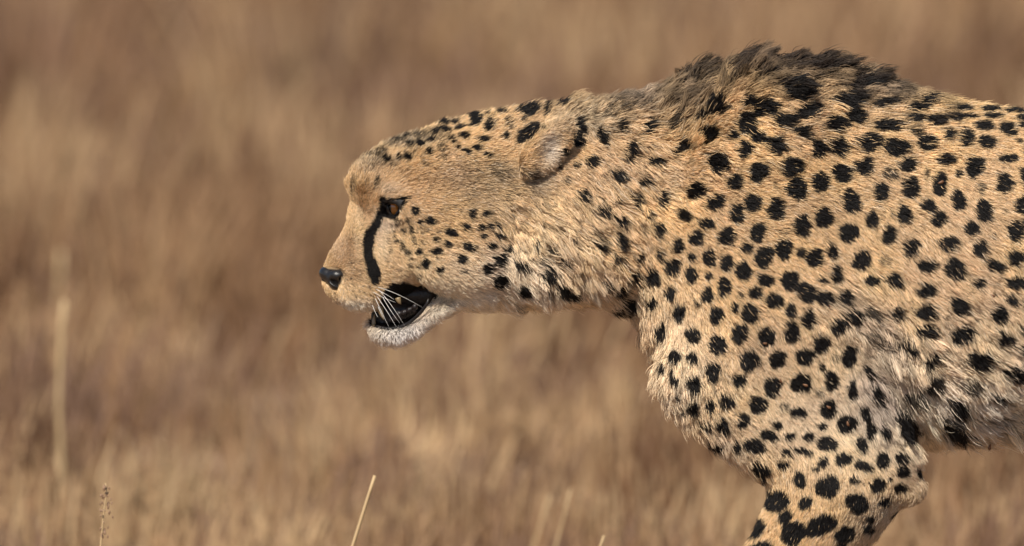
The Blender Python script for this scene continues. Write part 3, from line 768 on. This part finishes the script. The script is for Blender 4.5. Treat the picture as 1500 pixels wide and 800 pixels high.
# ------------------------------------------------------------------ cheetah: nose, eyes, lips, teeth, whiskers
def part_from_prims(name, prims, lo, hi, h, mat, parent):
    v, q, _, _ = surface_nets(prims, lo, hi, h)
    me = mesh_from(name, local(v), q)
    bm = bmesh.new(); bm.from_mesh(me); bmesh.ops.recalc_face_normals(bm, faces=bm.faces); bm.to_mesh(me); bm.free()
    return link(name, me, mat, parent)

m_nose = principled('nose_leather', (0.012, 0.011, 0.011), 0.38, 0.6)
nt = m_nose.node_tree
vz = nt.nodes.new('ShaderNodeTexVoronoi'); vz.inputs['Scale'].default_value = 900
bp = nt.nodes.new('ShaderNodeBump'); bp.inputs['Strength'].default_value = 0.25; bp.inputs['Distance'].default_value = 0.0006
tcn = nt.nodes.new('ShaderNodeTexCoord')
nt.links.new(tcn.outputs['Object'], vz.inputs['Vector'])
nt.links.new(vz.outputs['Distance'], bp.inputs['Height'])
nt.links.new(bp.outputs['Normal'], nt.nodes['Principled BSDF'].inputs['Normal'])
NOSE = [Ell((484, 402, 0), (17, 12, 22), 14, k=5), Ell((496, 402, 24), (13, 9, 12), 12, k=6, mirror=True), Ell((490, 413, 14), (9, 15, 16), -38, k=6, mirror=True),
        Ell((495, 421, 4), (5, 10, 9), -20, k=5, mirror=True),
        Ell((490, 412, 32), (10, 3.5, 9), 28, k=3, mirror=True, sub=True), Ell((501, 406, 37), (5, 4, 8), -20, k=3, mirror=True, sub=True)]
part_from_prims('nose', NOSE, (458, 380, -36), (518, 440, 36), 1.3, m_nose, cheetah)

m_eye = bpy.data.materials.new('eye_ball')
m_eye.use_nodes = True
nt = m_eye.node_tree
b = nt.nodes['Principled BSDF']
b.inputs['Roughness'].default_value = 0.06
b.inputs['Coat Weight'].default_value = 0.8
b.inputs['Coat Roughness'].default_value = 0.03
tcn = nt.nodes.new('ShaderNodeTexCoord')
sep = nt.nodes.new('ShaderNodeSeparateXYZ')
rmp = nt.nodes.new('ShaderNodeValToRGB')
nz = nt.nodes.new('ShaderNodeTexNoise'); nz.inputs['Scale'].default_value = 900; nz.inputs['Detail'].default_value = 4
mx = nt.nodes.new('ShaderNodeMath'); mx.operation = 'MULTIPLY_ADD'; mx.inputs[1].default_value = 0.06
md = nt.nodes.new('ShaderNodeMath'); md.operation = 'DIVIDE'; md.inputs[1].default_value = 17 * S
nt.links.new(tcn.outputs['Object'], sep.inputs[0])
nt.links.new(sep.outputs['Z'], md.inputs[0])
nt.links.new(tcn.outputs['Object'], nz.inputs['Vector'])
nt.links.new(nz.outputs['Fac'], mx.inputs[0])
nt.links.new(md.outputs[0], mx.inputs[2])
nt.links.new(mx.outputs[0], rmp.inputs['Fac'])
cr = rmp.color_ramp
cr.elements[0].position = 0.0; cr.elements[0].color = (0.010, 0.008, 0.007, 1)
cr.elements[1].position = 1.0; cr.elements[1].color = (0.003, 0.003, 0.004, 1)
for pos, colr in ((0.16, (0.012, 0.008, 0.006, 1)), (0.22, (0.14, 0.05, 0.012, 1)), (0.45, (0.52, 0.22, 0.05, 1)), (0.76, (0.44, 0.17, 0.035, 1)), (0.80, (0.004, 0.004, 0.004, 1))):
    e_ = cr.elements.new(pos); e_.color = colr
nt.links.new(rmp.outputs['Color'], b.inputs['Base Color'])
def eye(side_):
    bm = bmesh.new()
    bmesh.ops.create_uvsphere(bm, u_segments=32, v_segments=20, radius=17 * S)
    me = bpy.data.meshes.new('eye'); bm.to_mesh(me); bm.free()
    me.polygons.foreach_set('use_smooth', np.ones(len(me.polygons), dtype=bool))
    o = link('eye', me, m_eye, cheetah)
    o.location = local(np.array([578.0, 303.0 - 3, 41.0 * side_]))
    gaze = Vector((-0.80, -0.55 * side_, -0.10))
    o.rotation_euler = gaze.to_track_quat('Z', 'Y').to_euler()
m_lid = principled('eyelid_skin', (0.010, 0.009, 0.009), 0.35, 0.5)
def eyelid(side_):
    c0 = np.array([578.0, 300.0]); ctr = np.array([578.0, 300.0, 41.0])
    opening = [(569, 295.5), (578, 294.5), (588.5, 293.5), (584, 303), (577.5, 311.5), (571.5, 306)]
    V_, F_ = [], []
    NA, NR = 60, 7
    for i in range(NA):
        th = 2 * math.pi * i / NA
        dx, dy = math.cos(th), math.sin(th)
        ri = 3.0
        for (p, q) in zip(opening, opening[1:] + opening[:1]):
            ex, ey = q[0] - p[0], q[1] - p[1]
            den = dx * ey - dy * ex
            if abs(den) > 1e-6:
                t = ((p[0] - c0[0]) * ey - (p[1] - c0[1]) * ex) / den
                s_ = ((p[0] - c0[0]) * dy - (p[1] - c0[1]) * dx) / den
                if t > 0 and 0 <= s_ <= 1:
                    ri = t
        for j in range(NR):
            r = ri + (20.5 - ri) * j / (NR - 1)
            thick = 19.6 if j > 0 else 18.0
            z = math.sqrt(max(thick ** 2 - min(r, 15.5) ** 2, 1)) - max(0, r - 15.5) * 0.9 + 0.6 * math.sin(math.pi * min(1, j / 3))
            V_.append(local(np.array([c0[0] + dx * r, c0[1] + dy * r, (ctr[2] + z) * side_])))
    for i in range(NA):
        i2 = (i + 1) % NA
        for j in range(NR - 1):
            q = (i * NR + j, i * NR + j + 1, i2 * NR + j + 1, i2 * NR + j)
            F_.append(q if side_ < 0 else q[::-1])
    link('eyelid', mesh_from('eyelid', V_, F_), m_lid, cheetah)
eye(1); eye(-1); eyelid(1); eyelid(-1)

m_lip = principled('lip_skin', (0.012, 0.010, 0.010), 0.42, 0.4)
for sgn in (1, -1):
    pts, rad_ = [], []
    for (u, v, dd, r) in ((541, 470, 6, 3.0), (547, 475, 14, 3.6), (558, 478.5, 23, 4.0), (572, 479.5, 29, 4.0), (586, 477, 34, 4.2), (599, 470.5, 38, 4.2), (610, 461, 43, 4.0), (619, 451, 48, 4.0), (626, 441, 52, 3.8), (628, 434, 53, 2.4)):
        pts.append(local(np.array([u, v, dd * sgn]))); rad_.append(r * 0.62 * S)
    V_, F_ = tube(pts, rad_, 8)
    link('lip', mesh_from('lip', V_, F_), m_lip, cheetah)
# gum and tongue filling the mouth
GUM = [Ell((580, 456, 0), (38, 22, 13), -18, k=5), Cone((552, 478, 0), (606, 466, 0), 9, 15, k=6), Ell((590, 462, 20), (22, 7, 9), -20, k=5, mirror=True), Cone((575, 432, 0), (628, 432, 0), 18, 20, k=5)]
for i, (gu_, gv_) in enumerate(((584, 458), (592, 456), (600, 452), (608, 447))):
    GUM.append(Ell((gu_, gv_, 27 + i * 2.5), (4.6, 5, 5), 0, k=3, mirror=True))
m_gum = principled('gum_skin', (0.014, 0.010, 0.010), 0.36, 0.4)
nt = m_gum.node_tree
nz = nt.nodes.new('ShaderNodeTexNoise'); nz.inputs['Scale'].default_value = 420; nz.inputs['Detail'].default_value = 3
bp = nt.nodes.new('ShaderNodeBump'); bp.inputs['Strength'].default_value = 0.6; bp.inputs['Distance'].default_value = 0.0012
tcn = nt.nodes.new('ShaderNodeTexCoord')
nt.links.new(tcn.outputs['Object'], nz.inputs['Vector'])
nt.links.new(nz.outputs['Fac'], bp.inputs['Height'])
nt.links.new(bp.outputs['Normal'], nt.nodes['Principled BSDF'].inputs['Normal'])
part_from_prims('gum', GUM, (536, 404, -62), (652, 500, 62), 2.0, m_gum, cheetah)

m_tooth = principled('tooth_enamel', (0.24, 0.175, 0.095), 0.25, 0.5)
def tooth(pts, r):
    n = 9
    P = []
    for i in range(n):
        t = i / (n - 1)
        a_, b_, c_ = (np.array(p, dtype=float) for p in pts)
        P.append(local(a_ * (1 - t) ** 2 + b_ * 2 * t * (1 - t) + c_ * t * t))
    V_, F_ = tube(P, [r * S * (1 - 0.95 * (i / (n - 1)) ** 1.7) + 0.0001 for i in range(n)], 10)
    link('tooth', mesh_from('tooth', V_, F_), m_tooth, cheetah)
for sgn in (1, -1):
    tooth(((556, 446, 25 * sgn), (558, 458, 27 * sgn), (563, 467, 26 * sgn)), 5.0)      # upper canine
    tooth(((583, 434, 34 * sgn), (585, 441, 36 * sgn), (588, 443, 35 * sgn)), 4.2)      # cheek tooth
    tooth(((548, 478, 15 * sgn), (547, 468, 16 * sgn), (549, 459, 15 * sgn)), 3.6)      # lower canine
m_wh = principled('whisker_hair', (0.80, 0.77, 0.72), 0.35, 0.5)
WH = [((553, 421), (583, 428), (619, 449), 30), ((550, 424), (566, 430), (578, 438), 24), ((546, 428), (562, 436), (580, 442), 26), ((552, 434), (571, 460), (581, 478), 30),
      ((561, 436), (570, 452), (586, 472), 28), ((550, 438), (560, 458), (570, 478), 22), ((546, 448), (549, 456), (554, 465), 14), ((554, 450), (558, 458), (562, 466), 16), ((556, 426), (575, 446), (592, 474), 30)]
for sgn in (1, -1):
    for (p0, p1, p2, outw) in WH:
        d0 = 46.0
        P, rr = [], []
        for i in range(10):
            t = i / 9
            u = p0[0] * (1 - t) ** 2 + p1[0] * 2 * t * (1 - t) + p2[0] * t * t
            v = p0[1] * (1 - t) ** 2 + p1[1] * 2 * t * (1 - t) + p2[1] * t * t
            P.append(local(np.array([u, v - 4, sgn * (d0 + outw * t * (1.2 - 0.3 * t))])))
            rr.append(S * (0.30 * (1 - t) + 0.10))
        V_, F_ = tube(P, rr, 5)
        link('whisker', mesh_from('whisker', V_, F_), m_wh, cheetah)

# ------------------------------------------------------------------ seed husks caught in the fur
m_husk = principled('seed_husk', (0.16, 0.075, 0.035), 0.5, 0.4)
HUSKS = [(1213, 449, 40, 'on a black shoulder spot above the armpit'), (1376, 268, -20, 'on a flank spot high behind the shoulder'), (1326, 410, 60, 'beside a flank spot halfway down the ribs'),
         (1178, 564, 20, 'on a large black spot of the upper arm'), (1212, 596, 30, 'on an upper arm spot near the rear of the leg'), (1240, 620, 70, 'on the lower upper arm spot'),
         (1119, 503, 10, 'under a shoulder spot in the middle of the arm'), (1142, 557, 80, 'between two spots of the upper arm'), (1450, 433, 30, 'beside the far right flank spot'),
         (1297, 497, 35, 'in the grey armpit fur'), (1449, 655, 100, 'hanging from the belly fringe'), (1483, 592, 20, 'in the pale belly fur at the right edge'), (1444, 535, 60, 'by the big spot low on the flank')]
for i, (u, v, ang, where) in enumerate(HUSKS):
    d = surf_d(u, v - 9)
    d = (d if d is not None else 40) + 5.5
    bm = bmesh.new()
    bmesh.ops.create_uvsphere(bm, u_segments=8, v_segments=6, radius=1.0)
    for vtx in bm.verts:
        t = vtx.co.x
        k = (1 - 0.45 * t * t) * (1.25 if t > 0 else 0.9)
        vtx.co.y *= 0.42 * k; vtx.co.z *= 0.5 * k
        vtx.co.z += 0.12 * t * t
    me = bpy.data.meshes.new('seed_husk'); bm.to_mesh(me); bm.free()
    me.polygons.foreach_set('use_smooth', np.ones(len(me.polygons), dtype=bool))
    o = link('seed_husk', me, m_husk, None, label='small brown seed husk ' + where, category='seed husk', group='seed husks caught in the fur')
    o.scale = [4.3 * S * random.uniform(.8, 1.2)] * 3
    o.rotation_euler = (random.uniform(-.4, .4), math.radians(ang), random.uniform(-.3, .3))
    o.location = to_world(np.array([u, v - d * SHEAR, d]))

# ------------------------------------------------------------------ ground and dry grass
def ground_z(x, y):
    return 0.006 * np.sin(x * 1.7 + 0.6) * np.sin(y * 1.1) * np.clip((np.abs(y) - 1.5) / 3, 0, 1)

m_soil = bpy.data.materials.new('dry_soil')
m_soil.use_nodes = True
nt = m_soil.node_tree
b = nt.nodes['Principled BSDF']; b.inputs['Roughness'].default_value = 0.95
tcn = nt.nodes.new('ShaderNodeTexCoord')
nz = nt.nodes.new('ShaderNodeTexNoise'); nz.inputs['Scale'].default_value = 7.0; nz.inputs['Detail'].default_value = 8
rmp = nt.nodes.new('ShaderNodeValToRGB')
rmp.color_ramp.elements[0].position = 0.35; rmp.color_ramp.elements[0].color = (0.15, 0.086, 0.048, 1)
rmp.color_ramp.elements[1].position = 0.68; rmp.color_ramp.elements[1].color = (0.29, 0.18, 0.10, 1)
nt.links.new(tcn.outputs['Object'], nz.inputs['Vector'])
nt.links.new(nz.outputs['Fac'], rmp.inputs['Fac'])
nt.links.new(rmp.outputs['Color'], b.inputs['Base Color'])
xs = np.concatenate([[-1500, -600, -200, -80, -40], np.linspace(-20, 20, 81), [40, 80, 200, 600, 1500]])
ys = np.concatenate([[-1500, -500, -150, -60], np.linspace(-26, 40, 133), [60, 120, 300, 800, 2000]])
X, Y = np.meshgrid(xs, ys)
Z = ground_z(X, Y)
gvts = np.stack([X, Y, Z], 2).reshape(-1, 3)
w_ = len(xs)
gf = [(j * w_ + i, j * w_ + i + 1, (j + 1) * w_ + i + 1, (j + 1) * w_ + i) for j in range(len(ys) - 1) for i in range(w_ - 1)]
link('ground', mesh_from('ground', gvts, gf), m_soil, None, kind='structure', label='dry brown savanna ground under the grass')

m_grass = bpy.data.materials.new('dry_grass')
m_grass.use_nodes = True
nt = m_grass.node_tree
b = nt.nodes['Principled BSDF']
a = nt.nodes.new('ShaderNodeAttribute'); a.attribute_name = 'tint'
nt.links.new(a.outputs['Color'], b.inputs['Base Color'])
b.inputs['Roughness'].default_value = 0.6
b.inputs['Specular IOR Level'].default_value = 0.3

STRAW = np.array([[0.155, 0.080, 0.039], [0.20, 0.115, 0.073], [0.30, 0.172, 0.088], [0.37, 0.231, 0.123], [0.46, 0.302, 0.163], [0.56, 0.385, 0.213]])
gr = np.random.default_rng(77)
def grass_field(per_m2, x0, x1, y0, y1, hmin, hmax, per, wid, spread, tone):
    n_tuft = int(per_m2 * (x1 - x0) * (y1 - y0))
    tx = gr.uniform(x0, x1, n_tuft); ty = gr.uniform(y0, y1, n_tuft)
    pn = np.sin(tx * 9 + 2.2 * np.sin(ty * 1.9)) * 0.6 + np.sin(tx * 4.1 - ty * 1.3 + 1.7) * 0.6
    th = gr.uniform(hmin, hmax, n_tuft) * gr.uniform(0.7, 1.25, n_tuft)
    kind = np.clip(np.round(tone + 1.2 * pn + gr.normal(0, 1.45, n_tuft)), 0, 5).astype(int)
    tc_ = STRAW[kind] * gr.uniform(0.8, 1.2, n_tuft)[:, None]
    n = n_tuft * per
    idx = np.repeat(np.arange(n_tuft), per)
    sp_ = spread * gr.uniform(0.5, 1.5, n_tuft)[idx]
    rx, ry = gr.normal(0, 1, n) * sp_, gr.normal(0, 1, n) * sp_
    bx, by = tx[idx] + rx, ty[idx] + ry
    h = th[idx] * gr.uniform(0.35, 1.1, n)
    tl = gr.normal(0.04, 0.06, n_tuft)[idx]
    lean = np.stack([rx * 1.8 + tl + gr.normal(0, 0.09, n), ry * 1.8 + gr.normal(0, 0.15, n)], 1)
    P = np.empty((n, 4, 3))
    for i, t in enumerate((0, .35, .7, 1.0)):
        P[:, i, 0] = bx + lean[:, 0] * h * (t * 0.5 + t * t * 0.7)
        P[:, i, 1] = by + lean[:, 1] * h * (t * 0.5 + t * t * 0.7)
        P[:, i, 2] = ground_z(bx, by) - 0.01 + h * t * (1 - 0.10 * t)
    Rr = wid * gr.uniform(0.6, 1.3, n)[:, None] * np.array([1, .9, .65, .2])[None]
    C = np.ones((n, 4, 4))
    cc = tc_[idx] * gr.uniform(0.85, 1.15, n)[:, None]
    C[..., :3] = cc[:, None, :]
    return P, Rr, C
parts = [grass_field(90, -4, 4, 2.4, 3.6, 0.05, 0.13, 36, 0.0016, 0.035, 2.9),
         grass_field(70, -5, 5, 3.6, 5.6, 0.05, 0.16, 36, 0.0020, 0.04, 2.3),
         grass_field(46, -6, 6, 5.6, 10.5, 0.10, 0.26, 36, 0.0024, 0.045, 1.9),
         grass_field(26, -7, 7, 10.5, 15, 0.13, 0.28, 34, 0.0030, 0.055, 2.2),
         grass_field(16, -8, 8, 15, 26, 0.14, 0.28, 30, 0.0036, 0.06, 3.0),
         grass_field(6, -12, 12, 26, 40, 0.16, 0.34, 20, 0.005, 0.09, 3.0),
         grass_field(20, -4, 4, -3, 2.3, 0.05, 0.13, 24, 0.0014, 0.04, 3)]
hair_object('dry_grass', np.concatenate([p[0] for p in parts]), np.concatenate([p[1] for p in parts]), np.concatenate([p[2] for p in parts]), m_grass, None,
            kind='stuff', label='dry straw coloured savanna grass behind the cheetah')

# ------------------------------------------------------------------ single stems that stand out
m_stem = principled('dry_stem', (0.52, 0.37, 0.20), 0.6, 0.3)
def stem(name, label, pts, r, y, seeds=False, category='grass stem', r_tip=0.3):
    """pts: side-view points from the tip down to the frame's edge; runs on down to the ground"""
    W = [to_world(np.array([p[0], p[1] - (-y / S) * SHEAR * 0, -y / S])) for p in pts]
    k = 1 + y / CAM_D
    W = [np.array([w[0] * k, y, (w[2] - (ZC + CAM_H)) * k + ZC + CAM_H]) for w in W]
    last, prev = W[-1], W[-2]
    dx = (last[0] - prev[0]) / max(prev[2] - last[2], 1e-4)
    ground = float(ground_z(last[0], y))
    for f_ in (0.5, 1.0):
        W.append(np.array([last[0] + dx * 0.6 * (last[2] - ground) * f_, y, last[2] + (ground - 0.01 - last[2]) * f_]))
    W = W[::-1]
    n = len(W)
    V_, F_ = tube(W, [r * (1 - (1 - r_tip) * i / (n - 1)) for i in range(n)], 6)
    root = bpy.data.objects.new(name, None); COL.objects.link(root)
    root.location = W[0]; root['label'] = label; root['category'] = category; root['group'] = 'dry grass stems near the cheetah'
    V_ = [v - Vector(W[0]) for v in V_]
    link('stalk', mesh_from('stalk', V_, F_), m_stem, root)
    return root, W
stem('grass_stem', 'single pale dry blade of grass leaning right, sharp, below the chin', [(549, 697), (541, 722), (530, 757), (518, 795), (512, 815)], 0.0018, 0.28, r_tip=0.9)
root, W = stem('grass_stem', 'thin seed-headed grass stem, sharp, at the bottom left', [(154, 708), (156, 722), (153, 740), (150, 765), (147, 800), (145, 815)], 0.0013, 0.22, r_tip=0.35)
m_seed = principled('grass_seed', (0.30, 0.19, 0.12), 0.7, 0.2)
tip = np.array(W[-1]); sr = random.Random(8)
for i in range(34):
    t = sr.random()
    zz = -t * 0.050
    dx = sr.gauss(0, 0.0035 * (0.5 + t))
    bm = bmesh.new(); bmesh.ops.create_icosphere(bm, subdivisions=1, radius=1.0)
    for v_ in bm.verts:
        v_.co.z *= 1.9
    me = bpy.data.meshes.new('seed'); bm.to_mesh(me); bm.free()
    o = link('seed', me, m_seed, root)
    o.scale = [sr.uniform(0.0007, 0.0013)] * 3
    o.location = Vector((tip[0] + dx, tip[1] + sr.gauss(0, 0.003), tip[2] + zz)) - root.location
    o.rotation_euler = (sr.uniform(-.4, .4), sr.uniform(-.6, .6), 0)
stem('grass_stem', 'tall straight yellow grass stem, blurred, at the far left', [(94, 440), (91, 480), (88, 530), (86, 600), (90, 680), (90, 790)], 0.0032, 3.3, r_tip=0.9)
stem('grass_stem', 'shorter blurred yellow blade behind the tall stem at far left', [(90, 368), (89, 400), (86, 450), (85, 500)], 0.0032, 5.6, r_tip=0.9)
stem('grass_stem', 'blurred tan blade leaning right beside the cheetah chest, taller of the pair', [(836, 716), (829, 745), (820, 780), (812, 810)], 0.0016, 1.7, r_tip=0.6)
stem('grass_stem', 'blurred tan blade leaning right, left of the pair below the throat', [(806, 725), (795, 760), (782, 800), (776, 820)], 0.0018, 2.2, r_tip=0.6)
stem('grass_stem', 'short blurred blade tip by the cheetah foreleg at the bottom edge', [(885, 785), (880, 800), (874, 815)], 0.0020, 0.6, r_tip=0.6)
